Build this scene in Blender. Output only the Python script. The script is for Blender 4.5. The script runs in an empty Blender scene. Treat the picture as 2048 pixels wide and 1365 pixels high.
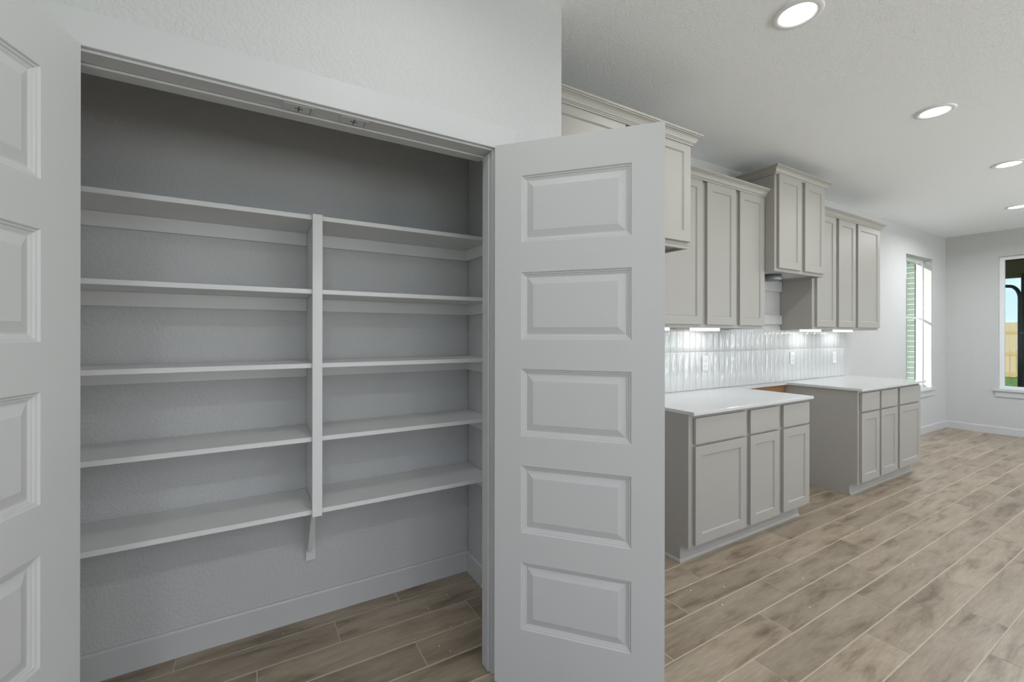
import bpy, bmesh, math, random
from mathutils import Matrix, Vector
random.seed(7)
sc = bpy.context.scene
COL = sc.collection

# ------------------------------------------------------------------ camera
cam = bpy.data.cameras.new('camera')
cam.sensor_width = 36.0
cam.lens = 876.2 / 2048 * 36
cam.shift_y = -13.3 / 2048
cam.clip_start = 0.02
cam.clip_end = 200
cam_o = bpy.data.objects.new('camera', cam)
COL.objects.link(cam_o)
cam_o.matrix_world = (Matrix.Translation((0, 0, 1.3369)) @ Matrix.Rotation(-0.5353, 4, 'Z')
                      @ Matrix.Rotation(math.pi / 2, 4, 'X') @ Matrix.Rotation(0.0013, 4, 'Z'))
sc.camera = cam_o

# ------------------------------------------------------------------ exposure
vs = sc.view_settings
vs.view_transform = 'Standard'
vs.look = 'None'
vs.gamma = 1.0
vs.use_curve_mapping = False
vs.exposure = 0.2
sc.cycles.max_bounces = 14
sc.cycles.diffuse_bounces = 8
sc.cycles.sample_clamp_indirect = 6.0

# ------------------------------------------------------------------ sky
world = bpy.data.worlds.new('sky')
sc.world = world
world.use_nodes = True
wn = world.node_tree.nodes
wl = world.node_tree.links
wn.clear()
w_out = wn.new('ShaderNodeOutputWorld')
w_bg = wn.new('ShaderNodeBackground')
w_tc = wn.new('ShaderNodeTexCoord')
w_sep = wn.new('ShaderNodeSeparateXYZ')
w_ramp = wn.new('ShaderNodeValToRGB')
w_noise = wn.new('ShaderNodeTexNoise')
w_map = wn.new('ShaderNodeMapping')
w_cr = wn.new('ShaderNodeValToRGB')
w_mix = wn.new('ShaderNodeMix')
w_mix.data_type = 'RGBA'
wl.new(w_tc.outputs['Generated'], w_sep.inputs[0])
wl.new(w_sep.outputs['Z'], w_ramp.inputs[0])
e = w_ramp.color_ramp.elements
e[0].position, e[0].color = 0.0, (0.62, 0.78, 1.0, 1)
e[1].position, e[1].color = 0.6, (0.16, 0.38, 0.95, 1)
w_map.inputs['Scale'].default_value = (2.0, 2.0, 7.0)
wl.new(w_tc.outputs['Generated'], w_map.inputs[0])
wl.new(w_map.outputs[0], w_noise.inputs['Vector'])
w_noise.inputs['Scale'].default_value = 2.2
w_noise.inputs['Detail'].default_value = 5
e = w_cr.color_ramp.elements
e[0].position, e[0].color = 0.46, (0, 0, 0, 1)
e[1].position, e[1].color = 0.66, (1, 1, 1, 1)
wl.new(w_noise.outputs['Fac'], w_cr.inputs[0])
wl.new(w_cr.outputs[0], w_mix.inputs['Factor'])
wl.new(w_ramp.outputs[0], w_mix.inputs['A'])
w_mix.inputs['B'].default_value = (0.95, 0.97, 1.0, 1)
wl.new(w_mix.outputs['Result'], w_bg.inputs['Color'])
w_bg.inputs['Strength'].default_value = 1.15
wl.new(w_bg.outputs[0], w_out.inputs['Surface'])

# low sun behind the house: it reaches only the garden, the fence and the narrow window's reveal
sun = bpy.data.lights.new('sun', 'SUN')
sun.energy = 5.0
sun.angle = 0.01
sun.color = (1.0, 0.95, 0.87)
sun_o = bpy.data.objects.new('sun', sun)
COL.objects.link(sun_o)
sun_o.rotation_euler = Vector((0.9, -0.157, -0.12)).to_track_quat('-Z', 'Y').to_euler()

# lamp levels (fixture lamps and added fill lamps, both made below)
CAN_W = 5.0
FILL_W = (48.0, 66.0, 66.0, 120.0, 18.0)
BAR_W = 0.38

# ------------------------------------------------------------------ measures (metres)
ZC = 2.743
XL, XR, Y0, ZH = -0.413, 0.8177, 1.5086, 2.0668
YB, XS, XE = 2.2703, 1.0552, 1.1495
YW, XC = 2.2573, 8.6454
XW, YS = -2.2, -4.6

# ------------------------------------------------------------------ materials
def mat(name, color, rough=0.5, spec=0.5, bump=None, metallic=0.0, emit=None, sheen=None):
    m = bpy.data.materials.new(name)
    m.use_nodes = True
    n, l = m.node_tree.nodes, m.node_tree.links
    b = n['Principled BSDF']
    b.inputs['Base Color'].default_value = (*color, 1)
    b.inputs['Roughness'].default_value = rough
    b.inputs['Specular IOR Level'].default_value = spec
    b.inputs['Metallic'].default_value = metallic
    if emit:
        b.inputs['Emission Color'].default_value = (*emit[0], 1)
        b.inputs['Emission Strength'].default_value = emit[1]
    if bump:
        scale, strength, dist = bump
        tc = n.new('ShaderNodeTexCoord')
        no = n.new('ShaderNodeTexNoise')
        no.inputs['Scale'].default_value = scale
        no.inputs['Detail'].default_value = 2.5
        cr = n.new('ShaderNodeValToRGB')
        cr.color_ramp.elements[0].position = 0.42
        cr.color_ramp.elements[1].position = 0.6
        bp = n.new('ShaderNodeBump')
        bp.inputs['Strength'].default_value = strength
        bp.inputs['Distance'].default_value = dist
        l.new(tc.outputs['Object'], no.inputs['Vector'])
        l.new(no.outputs['Fac'], cr.inputs[0])
        l.new(cr.outputs[0], bp.inputs['Height'])
        l.new(bp.outputs[0], b.inputs['Normal'])
    return m

M = {}
M['wall'] = mat('wall_paint', (0.568, 0.566, 0.564), 0.75, 0.3, (95, 0.36, 0.003))
M['ceiling'] = mat('ceiling_paint', (0.885, 0.9, 0.925), 0.8, 0.2, (80, 0.25, 0.003))
M['trim'] = mat('trim_paint', (0.57, 0.57, 0.57), 0.42, 0.45)
M['shelf'] = mat('shelf_paint', (0.73, 0.73, 0.728), 0.5, 0.4)
M['door'] = mat('door_paint', (0.555, 0.553, 0.55), 0.45, 0.4)
M['cab'] = mat('cabinet_paint', (0.378, 0.358, 0.327), 0.42, 0.45)
M['counter'] = mat('white_quartz', (0.62, 0.62, 0.615), 0.12, 0.5)
M['plastic'] = mat('white_plastic', (0.8, 0.8, 0.8), 0.35, 0.5)
M['slot'] = mat('outlet_slot', (0.12, 0.12, 0.12), 0.6)
M['vinyl'] = mat('window_vinyl', (0.82, 0.83, 0.84), 0.35, 0.5)
M['grout'] = mat('floor_grout', (0.52, 0.45, 0.37), 0.85, 0.2)
M['tgrout'] = mat('tile_grout', (0.8, 0.8, 0.8), 0.4, 0.4)
M['ring'] = mat('light_trim_ring', (0.8, 0.8, 0.8), 0.4, 0.5)
M['lens'] = mat('light_lens', (0.9, 0.9, 0.9), 0.5, 0.2, emit=((1, 0.98, 0.95), 9.0))
M['bar'] = mat('bar_lens', (0.9, 0.9, 0.9), 0.5, 0.2, emit=((1, 1, 1), 2.6))
M['metal'] = mat('galvanised_metal', (0.3, 0.31, 0.32), 0.55, 0.5, metallic=1.0)
M['screw'] = mat('dark_screw', (0.08, 0.08, 0.08), 0.4, 0.5, metallic=0.6)
M['rawwood'] = mat('raw_wood', (0.3, 0.17, 0.09), 0.7, 0.2)
M['hoodliner'] = mat('hood_liner', (0.55, 0.57, 0.6), 0.5, 0.3)
M['brick'] = mat('exterior_brick', (0.2, 0.235, 0.21), 0.85, 0.2, (40, 0.5, 0.004))
M['mortar'] = mat('brick_mortar', (0.55, 0.6, 0.56), 0.9, 0.1)
M['fence'] = mat('cedar_fence', (0.36, 0.275, 0.175), 0.8, 0.2)
M['rail'] = mat('fence_rail', (0.34, 0.235, 0.11), 0.8, 0.2)
M['porch'] = mat('porch_brown', (0.035, 0.022, 0.016), 0.7, 0.2)
M['beam'] = mat('porch_beam_tan', (0.19, 0.14, 0.085), 0.7, 0.2)
M['post'] = mat('porch_post_grey', (0.05, 0.047, 0.043), 0.7, 0.2)
M['pipe'] = mat('dark_pipe', (0.025, 0.026, 0.027), 0.4, 0.5)
M['concrete'] = mat('patio_concrete', (0.45, 0.44, 0.42), 0.9, 0.1)
M['siding'] = mat('pale_green_siding', (0.4, 0.5, 0.43), 0.8, 0.2)
M['crumb'] = mat('plaster_crumb', (0.85, 0.83, 0.8), 0.8, 0.1)

def wood_tile():
    m = bpy.data.materials.new('wood_look_tile')
    m.use_nodes = True
    n, l = m.node_tree.nodes, m.node_tree.links
    b = n['Principled BSDF']
    tc = n.new('ShaderNodeTexCoord')
    oi = n.new('ShaderNodeObjectInfo')
    mul = n.new('ShaderNodeMath'); mul.operation = 'MULTIPLY'; mul.inputs[1].default_value = 60
    add = n.new('ShaderNodeVectorMath'); add.operation = 'ADD'
    l.new(oi.outputs['Random'], mul.inputs[0])
    l.new(tc.outputs['Object'], add.inputs[0])
    l.new(mul.outputs[0], add.inputs[1])
    mp = n.new('ShaderNodeMapping'); mp.inputs['Scale'].default_value = (1.7, 8.0, 1)
    l.new(add.outputs[0], mp.inputs[0])
    n1 = n.new('ShaderNodeTexNoise')
    n1.inputs['Scale'].default_value = 1.6; n1.inputs['Detail'].default_value = 6
    n1.inputs['Roughness'].default_value = 0.62; n1.inputs['Distortion'].default_value = 0.35
    l.new(mp.outputs[0], n1.inputs['Vector'])
    mp2 = n.new('ShaderNodeMapping'); mp2.inputs['Scale'].default_value = (6, 60, 1)
    l.new(add.outputs[0], mp2.inputs[0])
    n2 = n.new('ShaderNodeTexNoise')
    n2.inputs['Scale'].default_value = 2.0; n2.inputs['Detail'].default_value = 4
    n2.inputs['Distortion'].default_value = 0.8
    l.new(mp2.outputs[0], n2.inputs['Vector'])
    r1 = n.new('ShaderNodeValToRGB')
    e = r1.color_ramp.elements
    e[0].position, e[0].color = 0.3, (0.15, 0.112, 0.076, 1)
    e[1].position, e[1].color = 0.62, (0.375, 0.31, 0.238, 1)
    k = r1.color_ramp.elements.new(0.47); k.color = (0.315, 0.254, 0.186, 1)
    l.new(n1.outputs['Fac'], r1.inputs[0])
    r2 = n.new('ShaderNodeValToRGB')
    e = r2.color_ramp.elements
    e[0].position, e[0].color = 0.3, (0.86, 0.85, 0.84, 1)
    e[1].position, e[1].color = 0.6, (1.03, 1.03, 1.03, 1)
    l.new(n2.outputs['Fac'], r2.inputs[0])
    mx = n.new('ShaderNodeMix'); mx.data_type = 'RGBA'; mx.blend_type = 'MULTIPLY'
    mx.inputs['Factor'].default_value = 1
    l.new(r1.outputs[0], mx.inputs['A']); l.new(r2.outputs[0], mx.inputs['B'])
    mr = n.new('ShaderNodeMapRange')
    mr.inputs['To Min'].default_value = 0.86; mr.inputs['To Max'].default_value = 1.12
    l.new(oi.outputs['Random'], mr.inputs['Value'])
    mx2 = n.new('ShaderNodeMix'); mx2.data_type = 'RGBA'; mx2.blend_type = 'MULTIPLY'
    mx2.inputs['Factor'].default_value = 1
    l.new(mx.outputs['Result'], mx2.inputs['A']); l.new(mr.outputs[0], mx2.inputs['B'])
    l.new(mx2.outputs['Result'], b.inputs['Base Color'])
    b.inputs['Roughness'].default_value = 0.36
    b.inputs['Specular IOR Level'].default_value = 0.45
    bp = n.new('ShaderNodeBump'); bp.inputs['Strength'].default_value = 0.25
    bp.inputs['Distance'].default_value = 0.002
    l.new(n1.outputs['Fac'], bp.inputs['Height'])
    l.new(bp.outputs[0], b.inputs['Normal'])
    return m
M['plank'] = wood_tile()

def glazed_tile():
    m = bpy.data.materials.new('glazed_white_tile')
    m.use_nodes = True
    n, l = m.node_tree.nodes, m.node_tree.links
    b = n['Principled BSDF']
    b.inputs['Base Color'].default_value = (0.62, 0.625, 0.625, 1)
    b.inputs['Roughness'].default_value = 0.12
    b.inputs['Specular IOR Level'].default_value = 0.6
    tc = n.new('ShaderNodeTexCoord')
    oi = n.new('ShaderNodeObjectInfo')
    mul = n.new('ShaderNodeMath'); mul.operation = 'MULTIPLY'; mul.inputs[1].default_value = 40
    add = n.new('ShaderNodeVectorMath'); add.operation = 'ADD'
    l.new(oi.outputs['Random'], mul.inputs[0])
    l.new(tc.outputs['Object'], add.inputs[0]); l.new(mul.outputs[0], add.inputs[1])
    mp = n.new('ShaderNodeMapping'); mp.inputs['Scale'].default_value = (26, 26, 7)
    l.new(add.outputs[0], mp.inputs[0])
    no = n.new('ShaderNodeTexNoise'); no.inputs['Scale'].default_value = 1.0
    no.inputs['Detail'].default_value = 1.0; no.inputs['Distortion'].default_value = 0.8
    l.new(mp.outputs[0], no.inputs['Vector'])
    bp = n.new('ShaderNodeBump'); bp.inputs['Strength'].default_value = 0.9
    bp.inputs['Distance'].default_value = 0.008
    l.new(no.outputs['Fac'], bp.inputs['Height'])
    l.new(bp.outputs[0], b.inputs['Normal'])
    return m
M['tile'] = glazed_tile()

def glass():
    m = bpy.data.materials.new('window_glass')
    m.use_nodes = True
    n, l = m.node_tree.nodes, m.node_tree.links
    n.clear()
    o = n.new('ShaderNodeOutputMaterial')
    mx = n.new('ShaderNodeMixShader')
    fr = n.new('ShaderNodeFresnel'); fr.inputs['IOR'].default_value = 1.35
    t = n.new('ShaderNodeBsdfTransparent'); t.inputs['Color'].default_value = (0.93, 0.98, 0.95, 1)
    g = n.new('ShaderNodeBsdfGlossy'); g.inputs['Roughness'].default_value = 0.0
    ge = n.new('ShaderNodeNewGeometry')
    sb = n.new('ShaderNodeMath'); sb.operation = 'SUBTRACT'; sb.inputs[0].default_value = 1.0
    l.new(ge.outputs['Backfacing'], sb.inputs[1])
    ml = n.new('ShaderNodeMath'); ml.operation = 'MULTIPLY'
    l.new(fr.outputs[0], ml.inputs[0]); l.new(sb.outputs[0], ml.inputs[1])
    l.new(ml.outputs[0], mx.inputs[0]); l.new(t.outputs[0], mx.inputs[1])
    l.new(g.outputs[0], mx.inputs[2]); l.new(mx.outputs[0], o.inputs['Surface'])
    return m
M['glass'] = glass()

def grass_mat():
    m = mat('lawn_grass', (0.16, 0.3, 0.06), 0.9, 0.1)
    n, l = m.node_tree.nodes, m.node_tree.links
    no = n.new('ShaderNodeTexNoise'); no.inputs['Scale'].default_value = 9
    no.inputs['Detail'].default_value = 6
    cr = n.new('ShaderNodeValToRGB')
    e = cr.color_ramp.elements
    e[0].position, e[0].color = 0.3, (0.09, 0.18, 0.03, 1)
    e[1].position, e[1].color = 0.7, (0.3, 0.42, 0.11, 1)
    tc = n.new('ShaderNodeTexCoord')
    l.new(tc.outputs['Object'], no.inputs['Vector'])
    l.new(no.outputs['Fac'], cr.inputs[0]); l.new(cr.outputs[0], n['Principled BSDF'].inputs['Base Color'])
    return m
M['grass'] = grass_mat()

# ------------------------------------------------------------------ helpers
class MB:
    """collects shapes in world coordinates, then links them as ONE mesh object"""
    def __init__(self):
        self.bm = bmesh.new()
    def box(self, x0, x1, y0, y1, z0, z1, bev=0.0, seg=1):
        t = bmesh.new()
        bmesh.ops.create_cube(t, size=1.0)
        for v in t.verts:
            v.co = Vector((x0 + (v.co.x + .5) * (x1 - x0), y0 + (v.co.y + .5) * (y1 - y0), z0 + (v.co.z + .5) * (z1 - z0)))
        if bev > 0:
            bmesh.ops.bevel(t, geom=list(t.edges), offset=bev, segments=seg, profile=0.5, affect='EDGES')
        self.merge(t)
        return self
    def merge(self, t):
        me = bpy.data.meshes.new('tmp')
        t.to_mesh(me); t.free()
        self.bm.from_mesh(me)
        bpy.data.meshes.remove(me)
    def prism(self, pts, axis, a0, a1):
        """polygon pts (2-D) extruded along axis from a0 to a1"""
        def P(p, a):
            if axis == 'x': return (a, p[0], p[1])
            if axis == 'y': return (p[0], a, p[1])
            return (p[0], p[1], a)
        v0 = [self.bm.verts.new(P(p, a0)) for p in pts]
        v1 = [self.bm.verts.new(P(p, a1)) for p in pts]
        n = len(pts)
        self.bm.faces.new(v0); self.bm.faces.new(list(reversed(v1)))
        for i in range(n):
            self.bm.faces.new((v0[i], v1[i], v1[(i + 1) % n], v0[(i + 1) % n]))
        return self
    def ring_panel(self, rings, face):
        """rings: list of (x0,x1,z0,z1,depth); face maps (x,z,depth)->world"""
        prev = None
        for (x0, x1, z0, z1, d) in rings:
            c = [self.bm.verts.new(face(x, z, d)) for x, z in ((x0, z0), (x1, z0), (x1, z1), (x0, z1))]
            if prev:
                for i in range(4):
                    self.bm.faces.new((prev[i], prev[(i + 1) % 4], c[(i + 1) % 4], c[i]))
            prev = c
        self.bm.faces.new(prev)
        return self
    def sweep(self, profile, path, closed_ends=True):
        """profile of (out, z) swept along a horizontal path of (x, y); out is to the RIGHT of travel"""
        n = len(path)
        rows = []
        for i, p in enumerate(path):
            p = Vector(p)
            dirs = []
            if i > 0: dirs.append((p - Vector(path[i - 1])).normalized())
            if i < n - 1: dirs.append((Vector(path[i + 1]) - p).normalized())
            norms = [Vector((d.y, -d.x)) for d in dirs]
            if len(norms) == 2:
                m = (norms[0] + norms[1]).normalized()
                m = m / max(0.2, m.dot(norms[0]))
            else:
                m = norms[0]
            rows.append([self.bm.verts.new((p.x + m.x * o, p.y + m.y * o, z)) for o, z in profile])
        k = len(profile)
        for i in range(n - 1):
            for j in range(k):
                self.bm.faces.new((rows[i][j], rows[i + 1][j], rows[i + 1][(j + 1) % k], rows[i][(j + 1) % k]))
        if closed_ends:
            self.bm.faces.new(rows[0]); self.bm.faces.new(list(reversed(rows[-1])))
        return self
    def cyl(self, c, r, depth, axis='z', seg=24, r2=None):
        t = bmesh.new()
        bmesh.ops.create_cone(t, cap_ends=True, segments=seg, radius1=r, radius2=r if r2 is None else r2, depth=depth)
        if axis == 'x': bmesh.ops.rotate(t, verts=t.verts, matrix=Matrix.Rotation(math.pi / 2, 3, 'Y'))
        if axis == 'y': bmesh.ops.rotate(t, verts=t.verts, matrix=Matrix.Rotation(math.pi / 2, 3, 'X'))
        bmesh.ops.translate(t, verts=t.verts, vec=c)
        self.merge(t)
        return self
    def lathe(self, prof, c, seg=40):
        rows = []
        for r, z in prof:
            rows.append([self.bm.verts.new((c[0] + r * math.cos(2 * math.pi * i / seg), c[1] + r * math.sin(2 * math.pi * i / seg), c[2] + z)) for i in range(seg)])
        for a in range(len(rows) - 1):
            for i in range(seg):
                self.bm.faces.new((rows[a][i], rows[a][(i + 1) % seg], rows[a + 1][(i + 1) % seg], rows[a + 1][i]))
        return self
    def tube(self, pts, r, seg=10):
        rows = []
        n = len(pts)
        up = Vector((0, 1, 0.01)).normalized()
        for i, p in enumerate(pts):
            p = Vector(p)
            d = (Vector(pts[min(i + 1, n - 1)]) - Vector(pts[max(i - 1, 0)])).normalized()
            s = d.cross(Vector((1, 0, 0.02))).normalized(); t = d.cross(s).normalized()
            rows.append([self.bm.verts.new(p + r * (s * math.cos(2 * math.pi * k / seg) + t * math.sin(2 * math.pi * k / seg))) for k in range(seg)])
        for i in range(n - 1):
            for k in range(seg):
                self.bm.faces.new((rows[i][k], rows[i][(k + 1) % seg], rows[i + 1][(k + 1) % seg], rows[i + 1][k]))
        self.bm.faces.new(rows[0]); self.bm.faces.new(list(reversed(rows[-1])))
        return self
    def build(self, name, m, parent=None, loc=None, smooth=False):
        bmesh.ops.recalc_face_normals(self.bm, faces=self.bm.faces)
        off = Vector((0, 0, 0))
        if parent is not None and not parent.get('_local'):
            off = Vector(parent['_w'])
        elif parent is None and loc is not None:
            off = Vector(loc)
        if off.length:
            bmesh.ops.translate(self.bm, verts=self.bm.verts, vec=-off)
        me = bpy.data.meshes.new(name)
        self.bm.to_mesh(me); self.bm.free()
        me.materials.append(m)
        if smooth:
            for p in me.polygons: p.use_smooth = True
        o = bpy.data.objects.new(name, me)
        COL.objects.link(o)
        if parent is not None:
            o.parent = parent
            if parent.get('_local'): o['_local'] = 1
            else: o['_w'] = tuple(off)
        else:
            o.location = off
            o['_w'] = tuple(off)
        return o

def tag(o, label, cat, group=None):
    o['label'] = label; o['category'] = cat
    if group: o['group'] = group
    return o

def thing(name, loc, label=None, cat=None, group=None, rotz=None):
    o = bpy.data.objects.new(name, None)
    o.empty_display_size = 0.1
    COL.objects.link(o)
    o.location = loc
    o['_w'] = tuple(loc)
    if rotz is not None:
        o.rotation_euler = (0, 0, rotz); o['_local'] = 1
    if label: tag(o, label, cat, group)
    return o

def struct(o, label=None):
    o['kind'] = 'structure'
    if label: o['label'] = label
    return o

def box(name, m, x0, x1, y0, y1, z0, z1, parent=None, bev=0.0, seg=1):
    return MB().box(x0, x1, y0, y1, z0, z1, bev, seg).build(name, m, parent)

# ================================================================== FLOOR
floor = MB().box(XW, XC + .1, YS, 2.40, -0.08, -0.0018).build('floor', M['grout'])
struct(floor, 'wood-look plank tile floor with pale grout lines running through pantry and kitchen')
PW, PL, GAP = 0.1612, 0.905, 0.0046
def plank_mesh(w, d):
    b = MB()
    hx, hy, c = w / 2, d / 2, 0.0014
    b.ring_panel([(-hx, hx, -hy, hy, -0.006), (-hx, hx, -hy, hy, -c), (-hx + c, hx - c, -hy + c, hy - c, 0.0)], lambda x, z, dd: (x, z, dd))
    bmesh.ops.recalc_face_normals(b.bm, faces=b.bm.faces)
    me = bpy.data.meshes.new('plank'); b.bm.to_mesh(me); b.bm.free()
    me.materials.append(M['plank'])
    return me
plank_cache = {}
far_planks = MB()
YEND = 2.268
for k in range(-32, 10):
    ya = 0.722 + PW * k
    yb = min(ya + PW, YEND)
    if yb <= YS: continue
    off = 2.37 + 0.304 * (k % 3) + 0.0085 * k
    i0 = math.floor((XW - off) / PL)
    for i in range(i0, i0 + 16):
        xa, xb = max(off + PL * i, XW), min(off + PL * (i + 1), XC)
        if xb - xa < 0.02: continue
        cx, cy = (xa + xb) / 2, (ya + yb) / 2
        w, d = round(xb - xa - .0032, 4), round(yb - ya - GAP, 4)
        near = (cy > -0.55 and cx > -1.35)
        if not near:
            far_planks.ring_panel([(xa + GAP / 2, xb - GAP / 2, ya + GAP / 2, yb - GAP / 2, -0.001), (xa + GAP / 2 + .001, xb - GAP / 2 - .001, ya + GAP / 2 + .001, yb - GAP / 2 - .001, 0.0)], lambda x, z, dd: (x, z, dd))
            continue
        key = (w, d)
        if key not in plank_cache: plank_cache[key] = plank_mesh(w, d)
        o = bpy.data.objects.new('plank', plank_cache[key])
        COL.objects.link(o)
        o.location = (cx, cy, 0.0006 * math.sin(17.3 * i + 5.1 * k) - 0.0006)
        o.parent = floor
fp = far_planks.build('distant_planks', M['plank'], floor)
fp['kind'] = 'stuff'

# ================================================================== ROOM SHELL
struct(box('ceiling', M['ceiling'], XW - .1, XC + .12, YS - .1, 2.5, ZC, ZC + .1), 'white textured ceiling with a row of recessed lights')
# kitchen wall (the tall window cut into it)
W1 = (7.223, 8.14, 0.60, 2.385)
wb = MB()
wb.box(XE - .02, W1[0], YW, YW + .1, 0, ZC); wb.box(W1[1], XC + .1, YW, YW + .1, 0, ZC)
wb.box(W1[0], W1[1], YW, YW + .1, 0, W1[2]); wb.box(W1[0], W1[1], YW, YW + .1, W1[3], ZC)
struct(wb.build('wall_back', M['wall']), 'white painted kitchen wall behind the cabinets and around the narrow window')
W2 = (-0.35, 1.735, 0.605, 2.392)
D3 = (-3.6, -1.4, 2.1)
wr = MB()
wr.box(XC, XC + .1, W2[1], YW, 0, ZC); wr.box(XC, XC + .1, D3[1], W2[0], 0, ZC)
wr.box(XC, XC + .1, YS, D3[0], 0, ZC)
wr.box(XC, XC + .1, W2[0], W2[1], 0, W2[2]); wr.box(XC, XC + .1, W2[0], W2[1], W2[3], ZC)
wr.box(XC, XC + .1, D3[0], D3[1], D3[2], ZC)
struct(wr.build('wall_right', M['wall']), 'white painted end wall with the window onto the porch')
W5 = (-4.0, -0.4)
wv = MB()
wv.box(XW - .1, XW, YS, W5[0], 0, ZC); wv.box(XW - .1, XW, W5[1], Y0 + .013, 0, ZC)
wv.box(XW - .1, XW, W5[0], W5[1], 0, .3); wv.box(XW - .1, XW, W5[0], W5[1], 2.4, ZC)
struct(wv.build('wall_left', M['wall']), 'white painted wall beside the pantry')
W4 = [(-1.4, 1.2), (2.2, 4.8), (5.6, 8.4)]
wq = MB()
for a, c in ((XW - .1, -1.4), (1.2, 2.2), (4.8, 5.6), (8.4, XC + .1)): wq.box(a, c, YS - .1, YS, 0, ZC)
for a, c in W4: wq.box(a, c, YS - .1, YS, 0, .3); wq.box(a, c, YS - .1, YS, 2.4, ZC)
struct(wq.build('wall_rear', M['wall']), 'white painted wall across the room')
# pantry walls
YF = Y0 + .0135   # painted face of the pantry front
YH = 1.634
YJ = 1.598        # room side of the pantry
pf = MB()
pf.box(XW - .1, XL - .018, YF, YJ, 0, ZC); pf.box(XR + .018, XE, YF, YJ, 0, ZC)
pf.box(XL - .018, XR + .018, YF, YH, ZH + .018, ZC)
struct(pf.build('wall_pantry_front', M['wall']), 'white textured wall over and around the pantry opening')
struct(box('wall_pantry_right', M['wall'], XS, XE, YJ, YB - .0125, 0, ZC), 'white wall closing the right end of the pantry')
struct(box('wall_pantry_left', M['wall'], -0.71, -0.612, YJ, YB, 0, ZC), 'white wall closing the left end of the pantry')
struct(box('wall_pantry_back', M['wall'], -0.71, XE - .02, YB, YB + .1, 0, ZC), 'white wall behind the pantry shelves')

# ------------------------------------------------------------------ baseboards
def baseboard(name, path, label, h=0.105):
    prof = [(0, 0), (0.014, 0), (0.014, h - .008), (0.009, h), (0, h)]
    o = MB().sweep(prof, path).build(name, M['trim'])
    return struct(o, label)
baseboard('baseboard_pantry', [(-0.611, 1.63), (-0.611, YB - .0003), (XS - .0003, YB - .0003), (XS - .0003, 1.63)], 'white baseboard around the inside of the pantry', 0.112)
baseboard('baseboard_back', [(5.66, YW - .0003), (XC - .0003, YW - .0003), (XC - .0003, D3[1] + .05)], 'white baseboard under the narrow window and along the end wall', 0.1)
baseboard('baseboard_left', [(XW + .0003, YS + .002), (XW + .0003, Y0)], 'white baseboard on the wall beside the pantry', 0.1)
baseboard('baseboard_front', [(XR + .115, YF - .0003), (XE + .0003, YF - .0003), (XE + .0003, YW - .001)], 'white baseboard on the outer corner of the pantry', 0.1)

# ------------------------------------------------------------------ pantry trim
tr = thing('trim_1', (0.2217, Y0, 0)); struct(tr, 'white flat casing, jambs and stops around the pantry opening')
CW = 0.093
box('side_casing', M['trim'], XR, XR + CW, Y0, YF - .0003, 0.0, ZH, tr, .0015)
box('side_casing', M['trim'], XL - CW, XL, Y0, YF - .0003, 0.0, ZH, tr, .0015)
box('head_casing', M['trim'], XL - CW, XR + CW, Y0, YF - .0003, ZH + .0003, ZH + CW, tr, .0015)
JX = .0075
box('side_jamb', M['trim'], XR - JX, XR + .017, YF, YJ + .001, 0, ZH - JX, tr)
box('side_jamb', M['trim'], XL - .017, XL + JX, YF, YJ + .001, 0, ZH - JX, tr)
box('head_jamb', M['trim'], XL - .017, XR + .017, YF, YH + .001, ZH - JX + .0003, ZH + .017, tr)
SX = .0075
box('door_stop', M['trim'], XR - JX - SX, XR - JX - .0003, 1.538, 1.590, 0, ZH - JX - SX - .0003, tr, .002)
box('door_stop', M['trim'], XL + JX + .0003, XL + JX + SX, 1.538, 1.590, 0, ZH - JX - SX - .0003, tr, .002)
box('door_stop', M['trim'], XL + JX + .0003, XR - JX - .0003, 1.583, 1.6335, ZH - JX - SX, ZH - JX - .0003, tr, .002)
for cx in (0.127, 0.296):
    pl = box('catch_plate', M['trim'], cx - .045, cx + .045, 1.5285, 1.5765, ZH - JX - .0022, ZH - JX - .0003, tr, .0006)
    s = MB(); s.box(cx - .012, cx + .012, 1.5515, 1.5545, ZH - JX - .0032, ZH - JX - .0018)
    s.box(cx - .0013, cx + .0013, 1.534, 1.572, ZH - JX - .0032, ZH - JX - .0018)
    q = s.build('screw', M['screw'], pl); q['label'] = 'dark cross-head screw'
    s = MB(); s.box(cx + .034, cx + .0354, 1.532, 1.573, ZH - JX - .003, ZH - JX - .0018)
    s.build('slot', M['screw'], pl)

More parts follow.
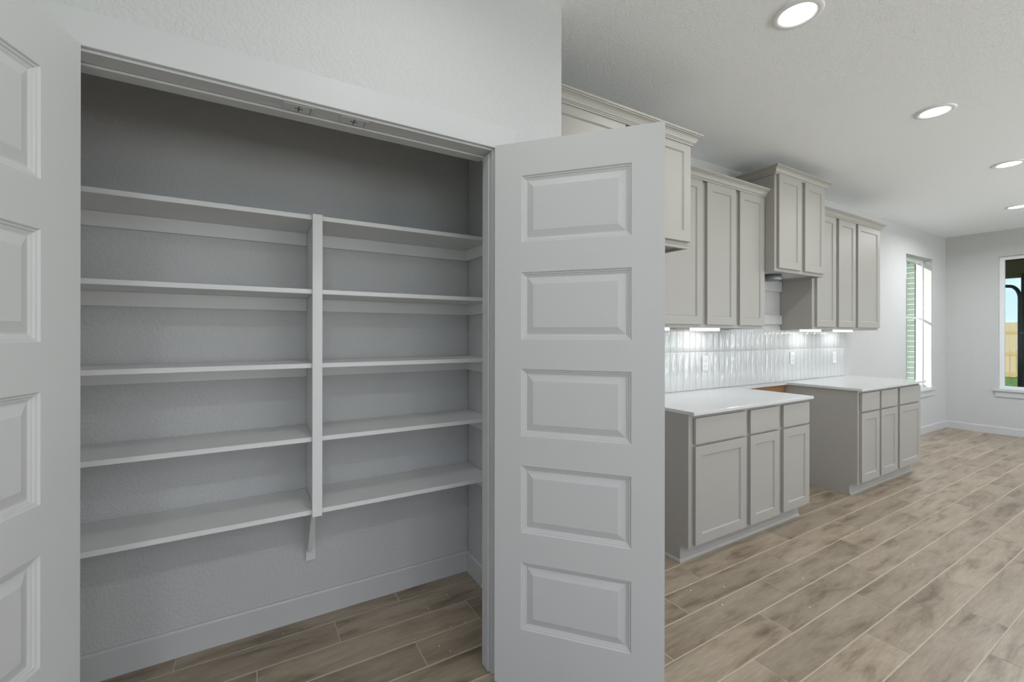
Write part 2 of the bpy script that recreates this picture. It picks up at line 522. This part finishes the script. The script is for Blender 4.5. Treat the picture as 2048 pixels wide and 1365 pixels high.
# ------------------------------------------------------------------ pantry doors
PZ = [(1.680, 1.931), (1.318, 1.569), (0.957, 1.2075), (0.595, 0.846), (0.233, 0.484)]
RINGS = [(0, 0), (.0035, -.0045), (.0075, -.005), (.010, -.0082), (.0135, -.009), (.0185, -.0115), (.0215, -.0112), (.045, -.0032)]
def pantry_door(name, hinge, ang, y0, px0, px1, width, label):
    t = thing(name, (hinge[0], hinge[1], 0.0), rotz=ang); struct(t, label)
    T, Z0, Z1 = 0.035, 0.012, 2.057
    b = MB()
    xs = [0, px0, px1, width]
    zs = [Z0]
    for a, c in sorted(PZ): zs += [a, c]
    zs.append(Z1)
    for y in (y0, y0 + T):
        g = [[b.bm.verts.new((x, y, z)) for x in xs] for z in zs]
        for i in range(len(zs) - 1):
            for j in range(3):
                if j == 1 and i % 2 == 1: continue
                b.bm.faces.new((g[i][j], g[i][j + 1], g[i + 1][j + 1], g[i + 1][j]))
    bmesh.ops.remove_doubles(b.bm, verts=b.bm.verts, dist=1e-5)
    # outer edges
    c0 = [(0, Z0), (width, Z0), (width, Z1), (0, Z1)]
    A = [b.bm.verts.new((x, y0, z)) for x, z in c0]; B = [b.bm.verts.new((x, y0 + T, z)) for x, z in c0]
    for i in range(4): b.bm.faces.new((A[i], A[(i + 1) % 4], B[(i + 1) % 4], B[i]))
    b.build('leaf', M['door'], t)
    for z0, z1 in PZ:
        p = MB()
        p.ring_panel([(px0 + i, px1 - i, z0 + i, z1 - i, d) for i, d in RINGS], lambda x, z, d: (x, y0 - d, z))
        p.ring_panel([(px0 + i, px1 - i, z0 + i, z1 - i, d) for i, d in RINGS], lambda x, z, d: (x, y0 + T + d, z))
        p.build('panel', M['door'], t)
    for z in (0.25, 1.05, 1.85):
        h = MB(); h.cyl((-0.005, y0 + (T + .004 if y0 == 0 else -.004), z), .005, .09, 'z', 10)
        q = h.build('hinge', M['metal'], t, smooth=False)
    return t
pantry_door('door_1', (-.367, 1.483), math.radians(-108), -0.035, .119, .514, .613, 'white five-panel pantry door swung open at the left edge of the picture')
pantry_door('door_2', (.797, 1.472), math.radians(-49.43), 0.0, .1055, .504, .613, 'white five-panel pantry door swung open in front of the kitchen')

# ------------------------------------------------------------------ pantry shelving
sh = thing('pantry_shelving', (0.23, 2.12, 0), 'white built-in pantry shelving, five shelves with a central front strip', 'shelving')
YSF = 1.9703
SZ = [1.8273, 1.5219, 1.2162, 0.9122, 0.6117]
for z in SZ:
    box('shelf', M['shelf'], -0.608, 0.2195, YSF, YB - .003, z - .019, z, sh, .001)
    box('shelf', M['shelf'], 0.2405, XS - .003, YSF, YB - .003, z - .019, z, sh, .001)
    c = box('cleat', M['shelf'], -0.608, 0.2195, YB - .018, YB - .0015, z - .019 - .058, z - .0195, sh, .001)
    c = box('cleat', M['shelf'], 0.2405, XS - .003, YB - .018, YB - .0015, z - .019 - .058, z - .0195, sh, .001)
    c = box('cleat', M['shelf'], XS - .019, XS - .0015, YSF + .01, YB - .0185, z - .019 - .058, z - .0195, sh, .001)
    c = box('cleat', M['shelf'], -0.6105, -0.594, YSF + .01, YB - .0185, z - .019 - .058, z - .0195, sh, .001)
pt = MB(); pt.prism([(YSF + .001, SZ[0]), (YB - .003, SZ[0]), (YB - .003, .33), (YB - .055, .33), (YSF + .07, SZ[4] - .022), (YSF + .001, SZ[4] - .022)], 'x', .2206, .2394)
pt.build('partition', M['shelf'], sh)
box('front_strip', M['shelf'], 0.2114, 0.2494, YSF - .0195, YSF - .0005, 0.588, 1.829, sh, .0012)
br = MB(); br.box(.217, .2203, YB - .02, YB - .0015, .3286, SZ[4] - .08, .001); br.box(.2397, .258, YB - .02, YB - .0015, .3286, SZ[4] - .08, .001)
br.box(.217, .258, YB - .02, YB - .0015, .276, .3284)
br.build('wall_bracket', M['shelf'], sh)

# ================================================================== CABINETS
def shaker(b, x0, x1, z0, z1, yf, th=.019, st=.057):
    """frame of a shaker door facing -y, closed box with a stepped opening; returns the panel rings"""
    f = lambda x, z, d: (x, yf - d, z)
    e = .0012
    R = [(0, -th), (0, -e), (e, 0), (st, 0), (st + .001, -.0006), (st + .0062, -.0062), (st + .0064, -.0078)]
    prev = None
    for i, d in R:
        c = [b.bm.verts.new(f(x, z, d)) for x, z in ((x0 + i, z0 + i), (x1 - i, z0 + i), (x1 - i, z1 - i), (x0 + i, z1 - i))]
        if prev:
            for k in range(4): b.bm.faces.new((prev[k], prev[(k + 1) % 4], c[(k + 1) % 4], c[k]))
        prev = c
    back = [b.bm.verts.new(f(x, z, -th)) for x, z in ((x0, z0), (x1, z0), (x1, z1), (x0, z1))]
    b.bm.faces.new(back)
    i = st + .0065
    return (x0 + i, x1 - i, z0 + i, z1 - i, yf + .0077)

def cab_door(t, x0, x1, z0, z1, yf, st=.057):
    b = MB(); p = shaker(b, x0, x1, z0, z1, yf, st=st)
    d = b.build('door', M['cab'], t)
    q = MB(); q.box(p[0], p[1], p[4], p[4] + .009, p[2], p[3])
    q.build('door_panel', M['cab'], d)

CROWN = [(0, 0), (.010, 0), (.012, .006), (.016, .009), (.016, .0125), (.020, .015), (.0235, .0235), (.030, .034), (.038, .0415), (.044, .0435), (.0445, .048), (.050, .0495), (.050, .060), (0, .060)]
def crown(t, path, z):
    MB().sweep([(o, z + h) for o, h in CROWN], path).build('crown_moulding', M['cab'], t)

YT, YBF, YBD = 1.697, 1.650, 1.630
def base_cabinet(label, xl, xr, cols, shoe_left):
    t = thing('base_cabinet', ((xl + xr) / 2, (YBF + YW) / 2, 0), label, 'cabinet', 'base cabinets beside the range gap')
    yb = YW - .002
    b = MB()
    ZT = 0.8735
    # side panels with the toe notch
    for x in (xl, xr - .018):
        b.prism([(YBF + .019, .1), (YT + .02, .1), (YT + .02, 0), (yb, 0), (yb, ZT), (YBF + .019, ZT)], 'x', x, x + .018)
    b.box(xl + .018, xr - .018, YBF + .02, yb, .1, .118)
    b.box(xl + .018, xr - .018, yb - .006, yb, .118, ZT)
    b.build('carcass', M['cab'], t)
    f = MB()
    f.box(xl, xr, YBF, YBF + .0188, .1, .1168); f.box(xl, xr, YBF, YBF + .0188, .845, ZT)
    for a, c in cols: f.box(a + .012, c - .012, YBF, YBF + .0188, .67, .716)
    edges = [xl] + [v for c in cols for v in c] + [xr]
    for i in range(0, len(edges), 2):
        a, c = edges[i], edges[i + 1]
        f.box(a if i == 0 else a - .012, c if i == len(edges) - 2 else c + .012, YBF, YBF + .0188, .1168, .845)
    f.build('face_frame', M['cab'], t)
    box('toe_kick', M['cab'], xl + .002, xr - .002, YT + .0115, YT + .0195, 0, .0995, t)
    q = [(0, 0), (.012, 0), (.0112, .006), (.0085, .0125), (.004, .0175), (0, .019)]
    path = [(xr - .004, YT + .0112), (xl - .0004, YT + .0112)]
    if shoe_left: path.append((xl - .0004, YW - .02))
    MB().sweep(q, path[::-1]).build("shoe_moulding", M["cab"], t)
    for a, c in cols:
        box('drawer_front', M['cab'], a, c, YBD, YBD + .0195, .701, .852, t, .0015)
        cab_door(t, a, c, .117, .687, YBD)
    return t
A_COLS = [(2.199, 2.695), (2.743, 3.076), (3.131, 3.474)]
B_COLS = [(4.318, 4.652), (4.689, 5.030), (5.081, 5.568)]
base_cabinet('greige base cabinet left of the range gap, next to the open pantry door', 2.1605, 3.478, A_COLS, True)
base_cabinet('greige base cabinet right of the range gap, near the window', 4.2845, 5.6, B_COLS, False)

# ------------------------------------------------------------------ countertop
ct = MB()
ZT0, ZT1 = .874, .8942
Yc = 1.6097
pts = [(2.1558, Yc), (3.4919, Yc), (3.4919, 2.195), (4.2676, 2.195), (4.2676, Yc), (5.6314, Yc), (5.6314, YW - .002), (2.1558, YW - .002)]
ct.prism(pts, 'z', ZT0, ZT1)
bmesh.ops.bevel(ct.bm, geom=[e for e in ct.bm.edges], offset=.0015, segments=1, affect='EDGES')
tag(ct.build('countertop', M['counter'], None, (3.9, 2.0, ZT0)), 'white quartz countertop across both base cabinets with a cut-out for the range', 'countertop')
sb = box('support_board', M['rawwood'], 3.482, 4.28, YW - .04, YW - .002, .80, .8735)
tag(sb, 'raw brown wooden board under the narrow countertop strip in the range gap', 'board')

# ------------------------------------------------------------------ upper cabinets
def upper(label, xl, xr, yd, zb, zt, doors, dz, crown_path, zc, open_bottom=True):
    t = thing('wall_cabinet', ((xl + xr) / 2, (yd + YW) / 2, zb), label, 'cabinet', 'wall cabinets over the counter')
    yf, yb = yd + .0195, YW - .002
    b = MB()
    b.box(xl, xl + .018, yf + .019, yb, zb, zt); b.box(xr - .018, xr, yf + .019, yb, zb, zt)
    b.box(xl + .018, xr - .018, yf + .019, yb, zt - .018, zt)
    b.box(xl + .018, xr - .018, yb - .006, yb, zb + .018, zt - .018)
    b.build('carcass', M['cab'], t)
    box('bottom_board', M['cab'] if open_bottom else M['hoodliner'], xl + .018, xr - .018, yf + .0193, yb, zb + .016, zb + .03, t)
    f = MB()
    f.box(xl, xr, yf, yf + .0188, zb, dz[0] + .012); f.box(xl, xr, yf, yf + .0188, dz[1] - .03, zt)
    edges = [xl] + [v for c in doors for v in c] + [xr]
    for i in range(0, len(edges), 2):
        a, c = edges[i], edges[i + 1]
        f.box(a if i == 0 else a - .012, c if i == len(edges) - 2 else c + .012, yf, yf + .0188, dz[0] + .012, dz[1] - .03)
    f.build('face_frame', M['cab'], t)
    for a, c in doors: cab_door(t, a, c, dz[0], dz[1], yd)
    crown(t, crown_path, zc)
    return t
YU = 1.9644
YFR = 1.6433
YHO = 1.873
upper('deep greige wall cabinet above the refrigerator space, partly behind the open pantry door', 1.153, 2.17, YFR, 1.833, 2.478,
      [(1.162, 1.656), (1.690, 2.1695)], (1.869, 2.436), [(1.153, YFR + .004), (2.1705, YFR + .004), (2.1705, YW - .003)], 2.420)
upper('greige three-door wall cabinet between refrigerator cabinet and range hood cabinet', 2.1725, 3.494, YU, 1.384, 2.478,
      [(2.21, 2.72), (2.775, 3.112), (3.165, 3.4935)], (1.408, 2.424), [(2.1725, YU + .004), (3.4945, YU + .004), (3.4945, YW - .003)], 2.420)
upper('taller narrow greige wall cabinet with two doors hung over the range gap', 3.4975, 4.2615, YHO, 1.835, 2.649,
      [(3.531, 3.861), (3.920, 4.246)], (1.860, 2.596), [(3.497, YW - .003), (3.497, YHO + .018), (4.262, YHO + .018), (4.262, YW - .003)], 2.590, False)
upper('greige three-door wall cabinet right of the range hood cabinet, nearest the window', 4.266, 5.6075, YU, 1.384, 2.478,
      [(4.318, 4.665), (4.721, 5.062), (5.114, 5.607)], (1.408, 2.424), [(4.266, YU + .004), (5.608, YU + .004), (5.608, YW - .003)], 2.420)

# hood connection under the tall cabinet
dc = MB(); dc.lathe([(0.0, .0), (.075, 0.0), (.078, .004), (.078, .05), (.07, .05), (.07, .006), (0, .006)], (3.83, 2.10, 1.800))
tag(dc.build('vent_collar', M['metal'], None, (3.83, 2.1, 1.8), True), 'round galvanised vent collar under the tall cabinet over the range gap', 'vent')
cb = MB()
cb.tube([(3.60, 2.15, 1.849), (3.62, 2.14, 1.83), (3.68, 2.13, 1.818), (3.74, 2.14, 1.822), (3.70, 2.17, 1.812), (3.63, 2.18, 1.822), (3.60, 2.17, 1.848)], .006, 8)
tag(cb.build('power_cable', M['screw'], None, (3.65, 2.15, 1.82), True), 'dark looped cable hanging under the tall cabinet beside the vent collar', 'cable')
for z0, z1, lab in ((1.735, 1.832, 'white painted ledger board on the wall just under the tall cabinet'), (1.432, 1.517, 'white painted ledger board on the wall just above the backsplash in the range gap')):
    tag(box('ledger_board', M['trim'], 3.4975, 4.262, YW - .022, YW - .001, z0, z1, None, .001), lab, 'board', 'ledger boards in the range gap')

# ------------------------------------------------------------------ backsplash
bs = thing('backsplash', (3.85, YW, .8945), 'glossy white wavy upright wall tiles in two rows between counter and wall cabinets', 'backsplash')
TW = .07578
TZ = [(.8952, 1.1995), (1.2005, 1.382)]
box('grout_bed', M['tgrout'], 2.174, 5.533, YW - .005, YW - .0012, .8946, 1.3825, bs)
def tile_mesh(w, h):
    b = MB(); nx, nz = 5, 6
    y = -0.0095
    ph = random.random() * 6
    g = []
    for j in range(nz + 1):
        row = []
        for i in range(nx + 1):
            u, v = i / nx, j / nz
            edge = min(u, 1 - u) < .01 or min(v, 1 - v) < .01
            d = -.0010 if edge else .0010 * math.sin(math.pi * u) + .0007 * math.sin(5 * v + 7 * u + ph) + .0005 * math.sin(11 * v + ph * 2 - 4 * u)
            uu = (0, .05, .33, .67, .95, 1)[i]; vv = (0, .025, .27, .5, .73, .975, 1)[j]
            row.append(b.bm.verts.new((-w / 2 + uu * w, y - d, vv * h)))
        g.append(row)
    for j in range(nz):
        for i in range(nx): b.bm.faces.new((g[j][i], g[j][i + 1], g[j + 1][i + 1], g[j + 1][i]))
    ring = [g[0][i] for i in range(nx + 1)] + [g[j][nx] for j in range(1, nz + 1)] + [g[nz][i] for i in range(nx - 1, -1, -1)] + [g[j][0] for j in range(nz - 1, 0, -1)]
    bk = [b.bm.verts.new((v.co.x, -.004, v.co.z)) for v in ring]
    for i in range(len(ring)):
        k = (i + 1) % len(ring)
        b.bm.faces.new((ring[i], bk[i], bk[k], ring[k]))
    bmesh.ops.recalc_face_normals(b.bm, faces=b.bm.faces)
    me = bpy.data.meshes.new('tile'); b.bm.to_mesh(me); b.bm.free(); me.materials.append(M['tile'])
    for p in me.polygons: p.use_smooth = True
    return me
variants = [[tile_mesh(TW - .001, z1 - z0) for _ in range(6)] for z0, z1 in TZ]
n_t = int((5.533 - 2.18) / TW)
for r, (z0, z1) in enumerate(TZ):
    for i in range(n_t):
        o = bpy.data.objects.new('tile', random.choice(variants[r]))
        COL.objects.link(o); o.parent = bs
        o.location = (5.533 - TW * (i + .5) - 3.85, 0, z0 - .8945)

# ------------------------------------------------------------------ outlets
def outlet(x, z, label):
    t = thing('outlet', (x, YW - .012, z), label, 'outlet', 'outlets on the backsplash')
    MB().box(x - .036, x + .036, YW - .0175, YW - .0118, z - .06, z + .06, .002, 2).build('cover_plate', M['plastic'], t)
    for dz in (-.021, .021):
        b = MB(); b.box(x - .0165, x + .0165, YW - .0195, YW - .0174, z + dz - .014, z + dz + .014, .002)
        p = b.build('socket', M['plastic'], t)
        s = MB(); s.box(x - .0075, x - .0055, YW - .0199, YW - .0193, z + dz - .003, z + dz + .006)
        s.box(x + .0055, x + .0075, YW - .0199, YW - .0193, z + dz - .003, z + dz + .006)
        s.cyl((x, YW - .0196, z + dz - .008), .0022, .0006, 'y', 10)
        s.build('slots', M['slot'], p)
outlet(3.141, 1.105, 'white outlet on the backsplash under the wall cabinet left of the range gap')
outlet(4.453, 1.110, 'white outlet on the backsplash just right of the range gap')
outlet(5.287, 1.100, 'white outlet on the backsplash near its right end by the window')

# ------------------------------------------------------------------ lamps
def area(name, loc, w, size, shape='DISK', size_y=None, parent=None, color=(1, 1, 1), spread=math.pi):
    l = bpy.data.lights.new(name, 'AREA')
    l.energy = w; l.shape = shape; l.size = size; l.color = color; l.spread = spread
    if size_y: l.size_y = size_y
    o = bpy.data.objects.new(name, l); COL.objects.link(o)
    o.location = loc
    if parent: o.parent = parent
    return o
def fill_lamp(x, y, z, w, h, watts, rz):
    # added area lamp brightening the room from outside an unseen opening
    l = bpy.data.lights.new('fill_lamp', 'AREA'); l.shape = 'RECTANGLE'; l.size = w; l.size_y = h; l.energy = watts
    l.color = (.91, .96, 1.0)
    o = bpy.data.objects.new('fill_lamp', l); COL.objects.link(o)
    o.matrix_world = Matrix.Translation((x, y, z)) @ Matrix.Rotation(rz, 4, 'Z') @ Matrix.Rotation(math.radians(90 + 54), 4, 'X')
    l.spread = math.radians(140)
def recessed(x, y, label, w=CAN_W):
    t = thing('recessed_light', (x, y, ZC), label, 'ceiling light', 'recessed ceiling lights')
    b = MB(); b.lathe([(.098, 0), (.098, -.003), (.094, -.007), (.078, -.009), (.070, -.005), (.066, 0.0)], (x, y, ZC - .0003))
    b.build('trim_ring', M['ring'], t, smooth=True)
    d = MB(); d.lathe([(.0692, -.0032), (.04, -.0045), (0.0001, -.005)], (x, y, ZC - .0003))
    d.build('lens', M['lens'], t, smooth=True)
    area('lamp', (0, 0, -.012), w, .13, parent=t, color=(.955, .98, 1.0), spread=math.radians(165))
    return t
recessed(2.05, 1.012, 'recessed ceiling light at the top of the picture, closest to the pantry wall corner')
recessed(3.69, 1.012, 'second recessed ceiling light, in front of the wall cabinets left of the range hood cabinet')
recessed(5.34, 1.012, 'third recessed ceiling light, cut by the right picture edge above the fourth')
recessed(7.20, 1.30, 'farthest recessed ceiling light, lowest in the picture near the end wall', CAN_W * 4.2)
recessed(0.40, 0.88, 'recessed ceiling light above the open pantry doors', CAN_W * .5)
for x, y, lab in ((-0.5, -0.8, 'left of the camera'), (1.0, -0.8, 'just behind the camera'), (2.9, -0.8, 'over the middle of the room'), (5.4, -0.8, 'toward the porch end'), (0.4, -2.6, 'far behind the camera'), (2.9, -2.6, 'in front of the far windows')):  # unseen ceiling lights added to even out the room's light
    recessed(x, y, 'unseen recessed ceiling light added over the open living area, ' + lab, CAN_W * 1.5)

def bar(x0, x1, label):
    t = thing('under_cabinet_light', ((x0 + x1) / 2, 2.13, 1.40), label, 'light', 'light bars under the wall cabinets')
    box('housing', M['plastic'], x0, x1, 2.10, 2.16, 1.388, 1.3995, t, .001)
    box('diffuser', M['bar'], x0 + .003, x1 - .003, 2.102, 2.158, 1.366, 1.3878, t, .002)
    a = area('lamp', (0, 0.0, -.037), BAR_W, x1 - x0 - .02, 'RECTANGLE', .045, t)
bar(2.26, 2.55, 'bright light bar under the wall cabinet, mostly hidden by the pantry door')
bar(2.835, 3.125, 'bright light bar under the wall cabinet left of the range gap')
bar(4.41, 4.70, 'bright light bar under the wall cabinet just right of the range gap')
bar(5.05, 5.35, 'bright light bar under the right end of the far wall cabinet')

# ================================================================== WINDOWS
def window(name, axis, a0, a1, z0, z1, face, depth, label, rail):
    """axis 'y': set in a wall facing -y at y=face; axis 'x': wall facing -x at x=face"""
    t = thing(name, ((a0 + a1) / 2, face, z0) if axis == 'y' else (face, (a0 + a1) / 2, z0)); struct(t, label)
    def B(nm, m, u0, u1, d0, d1, za, zb, bev=.001, parent=None):
        p = parent or t
        if axis == 'y': return box(nm, m, u0, u1, face + d0, face + d1, za, zb, p, bev)
        return box(nm, m, face + d0, face + d1, u0, u1, za, zb, p, bev)
    d0, d1 = depth
    fw = .045
    for u in ((a0 + .001, a0 + fw), (a1 - fw, a1 - .001)): B('side_frame', M['vinyl'], u[0], u[1], d0, d1, z0 + .001, z1 - .001)
    B('head_frame', M['vinyl'], a0 + fw, a1 - fw, d0, d1, z1 - fw, z1 - .001)
    B('sill_frame', M['vinyl'], a0 + fw, a1 - fw, d0, d1, z0 + .001, z0 + fw)
    if rail:
        zr = rail
        B('meeting_rail', M['vinyl'], a0 + fw, a1 - fw, d0 + .022, d0 + .042, zr - .010, zr + .010)
        B('pane', M['glass'], a0 + fw, a1 - fw, d0 + .03, d0 + .034, zr + .0102, z1 - fw, 0)
        B('pane', M['glass'], a0 + fw, a1 - fw, d0 + .03, d0 + .034, z0 + fw, zr - .0102, 0)
    else:
        mid = (a0 + a1) / 2
        B('pane', M['glass'], a0 + fw, mid - .03, d0 + .03, d0 + .034, z0 + fw, z1 - fw, 0)
        B('pane', M['glass'], mid + .03, a1 - fw, d0 + .03, d0 + .034, z0 + fw, z1 - fw, 0)
        B('mullion', M['vinyl'], mid - .03, mid + .03, d0, d1, z0 + fw, z1 - fw)
    B('stool', M['trim'], a0 - .045, a1 + .045, -.032, -.0004, z0 - .024, z0 - .0004, .003)
    B('stool_inner', M['trim'], a0 + .0005, a1 - .0005, -.0004, d0 - .0004, z0 + .0002, z0 + .006, 0)
    B('apron', M['trim'], a0 - .025, a1 + .025, -.014, -.0004, z0 - .1, z0 - .0244, .002)
    return t
window('window_1', 'y', W1[0], W1[1], W1[2], W1[3], YW, (.1002, .165), 'tall narrow white window in the kitchen wall beyond the far base cabinet', 1.573)
window('window_2', 'x', W2[0], W2[1], W2[2], W2[3], XC, (.055, .0998), 'white window in the end wall looking onto the porch, at the right picture edge', None)
for i, (a, c) in enumerate(W4):  # unseen windows added so the rear wall can light the room
    t = thing('window_%d' % (3 + i), ((a + c) / 2, YS, .3)); struct(t, 'unseen wide white window added across the room for light')
    for u in (a, (a + c) / 2 - .03, c - .06): box('side_frame', M['vinyl'], u, u + .06, YS - .08, YS - .03, .3, 2.4, t)
    box('head_frame', M['vinyl'], a, c, YS - .03, YS - .01, 2.34, 2.4, t); box('sill_frame', M['vinyl'], a, c, YS - .03, YS - .01, .3, .36, t)
    fill_lamp((a + c) / 2, YS - .12, 1.35, c - a, 2.1, FILL_W[i], 0)
t = thing('window_6', (XW, (W5[0] + W5[1]) / 2, .3)); struct(t, 'unseen wide white window added left of the camera for light')  # unseen window added to brighten surfaces that face left
for u in (W5[0], (W5[0] + W5[1]) / 2 - .03, W5[1] - .06): box('side_frame', M['vinyl'], XW - .07, XW - .02, u, u + .06, .3, 2.4, t)
box('head_frame', M['vinyl'], XW - .02, XW - .005, W5[0], W5[1], 2.34, 2.4, t); box('sill_frame', M['vinyl'], XW - .02, XW - .005, W5[0], W5[1], .3, .36, t)
fill_lamp(XW - .12, (W5[0] + W5[1]) / 2, 1.35, W5[1] - W5[0], 2.1, FILL_W[4], -math.pi / 2)
fill_lamp(XC + .12, (D3[0] + D3[1]) / 2, 1.1, 2.1, 2.0, FILL_W[3], math.pi / 2)
dr = thing('door_3', (XC, (D3[0] + D3[1]) / 2, 0)); struct(dr, 'white glazed patio door in the end wall')
for a in (D3[0], D3[1] - .07, (D3[0] + D3[1]) / 2 - .035): box('stile', M['vinyl'], XC + .02, XC + .07, a, a + .07, .005, D3[2], dr)
for a, c in ((D3[0] + .07, (D3[0] + D3[1]) / 2 - .035), ((D3[0] + D3[1]) / 2 + .035, D3[1] - .07)):
    box('rail', M['vinyl'], XC + .02, XC + .07, a, c, .005, .12, dr); box('rail', M['vinyl'], XC + .02, XC + .07, a, c, D3[2] - .1, D3[2], dr)
    box('pane', M['glass'], XC + .04, XC + .045, a, c, .12, D3[2] - .1, dr)

# ================================================================== OUTSIDE
gr = box('ground', M['grass'], -30, 60, -40, 60, -.35, -.09); struct(gr, 'green lawn outside the windows')
# brick veneer at the narrow window
BX0, BX1, BY0, BY1 = 8.152, 9.4, 2.452, 2.545
vx = box('wall_exterior', M['mortar'], BX0 + .006, BX1, BY0 + .004, BY1 - .006, -.09, 3.2); struct(vx, 'dark brick outer wall seen through the narrow window')
bmeshes = {}
n = 0
z = .42
while z < 2.45:
    row = n % 2
    x = BX0
    first = True
    while x < BX1 - .05:
        w = .095 if (first and row) else .2
        if (round(w, 3)) not in bmeshes:
            b = MB().box(0, w, 0, BY1 - BY0, 0, .066, .003)
            bmesh.ops.recalc_face_normals(b.bm, faces=b.bm.faces)
            me = bpy.data.meshes.new('brick'); b.bm.to_mesh(me); b.bm.free(); me.materials.append(M['brick'])
            bmeshes[round(w, 3)] = me
        o = bpy.data.objects.new('brick', bmeshes[round(w, 3)]); COL.objects.link(o); o.parent = vx
        o.location = (x + random.uniform(-.001, .001), BY0, z)
        x += w + .01; first = False
    z += .0757; n += 1
box('soffit', M['vinyl'], 6.8, 9.4, 2.56, 3.2, 2.55, 2.6, vx)
# neighbour's wall
nb = thing('neighbour_house', (29, 9.1, -.09), 'pale green sided house wall far outside the narrow window', 'house')
box('wall', M['siding'], 25, 36, 9.1, 9.4, -.09, 4.2, nb)
for i in range(21):
    b = MB(); b.prism([(9.098, 0), (9.072, .002), (9.085, .2), (9.098, .2)], 'x', 25, 36)
    bmesh.ops.translate(b.bm, verts=b.bm.verts, vec=(0, 0, .05 + .2 * i))
    b.build('siding_board', M['siding'], nb)
# fence
FX = 21.8
fn = thing('fence', (FX, 2, -.09), 'tan cedar board fence with three rails beyond the lawn', 'fence')
pm = None
y = -4.0
while y < 5.3:
    if pm is None:
        b = MB().box(0, .02, 0, .138, .0, 1.83, .003)
        bmesh.ops.recalc_face_normals(b.bm, faces=b.bm.faces)
        pm = bpy.data.meshes.new('picket'); b.bm.to_mesh(pm); b.bm.free(); pm.materials.append(M['fence'])
    o = bpy.data.objects.new('picket', pm); COL.objects.link(o); o.parent = fn
    o.location = (.041 + random.uniform(-.003, .003), y - 2, .03 + random.uniform(-.012, .012))
    y += .145
for zr in (.03, .70, 1.42): box('rail', M['rail'], FX, FX + .04, -4, 5.3, zr - .04, zr + .05, fn)
# porch
struct(box('ground_patio', M['concrete'], XC + .12, 12.4, -6, 2.6, -.089, -.02), 'pale concrete porch slab')
pr = thing('porch_roof', (10.5, 0, 2.4), 'dark brown porch roof with a tan beam outside the end window', 'porch')
box('porch_ceiling', M['porch'], XC + .13, 12.3, -6, 2.75, 2.70, 2.78, pr)
bmm = box('beam', M['beam'], 11.95, 12.15, -6, 2.75, 2.39, 2.699, pr); bmm['label'] = 'tan beam'
ps = thing('porch_post', (11.4, 1.79, -.02), 'dark grey porch post outside the end window, at the right picture edge', 'post')
box('shaft', M['post'], 11.3, 11.5, 1.58, 2.005, -.0195, 2.38, ps, .01)
box('cap', M['post'], 11.27, 11.53, 1.55, 2.03, 2.3805, 2.389, ps)
pp = MB()
pts = [(11, 1.962, -.0195), (11, 1.962, 1.0), (11, 1.962, 1.95)]
for i in range(1, 9):
    a = math.pi / 2 * i / 8
    pts.append((11, 1.962 + .12 - .12 * math.cos(a), 1.95 + .21 * math.sin(a)))
pts += [(11, 2.3, 2.19), (11, 2.9, 2.21)]
pts += [(11, 3.0, 2.1), (11, 3.0, -.0195)]
tag(pp.tube(pts, .026, 10).build('bent_pipe_frame', M['pipe'], None, (11, 2.4, -.02), True), 'dark bent pipe frame arching beside the porch post', 'frame')

# plaster crumbs on the tiles
cr = MB()
for (x, y) in [(.12, 2.2), (.74, 2.04), (.78, 1.86), (.69, 1.77), (.8, 1.78), (.72, 1.72), (.3, 1.79), (.25, 1.77), (.86, 2.1), (.85, 1.86), (1.95, 1.5), (1.97, 1.49), (2.2, 1.3), (2.6, 1.25), (2.9, 1.1), (2.35, 1.1), (3.3, 1.0), (2.9, .87), (3.05, .85), (3.6, 1.36), (2.0, 1.33), (4.1, .95), (2.15, 1.42)]:
    s = random.uniform(.0015, .0035)
    cr.box(x - s, x + s * .7, y - s * .6, y + s, 0.0006, s * .9)
c = cr.build('plaster_crumbs', M['crumb'])
c['kind'] = 'stuff'; tag(c, 'scattered tiny white plaster crumbs on the wood-look floor', 'debris')

for o in list(bpy.data.objects):
    for k in ('_w', '_local'):
        if k in o: del o[k]
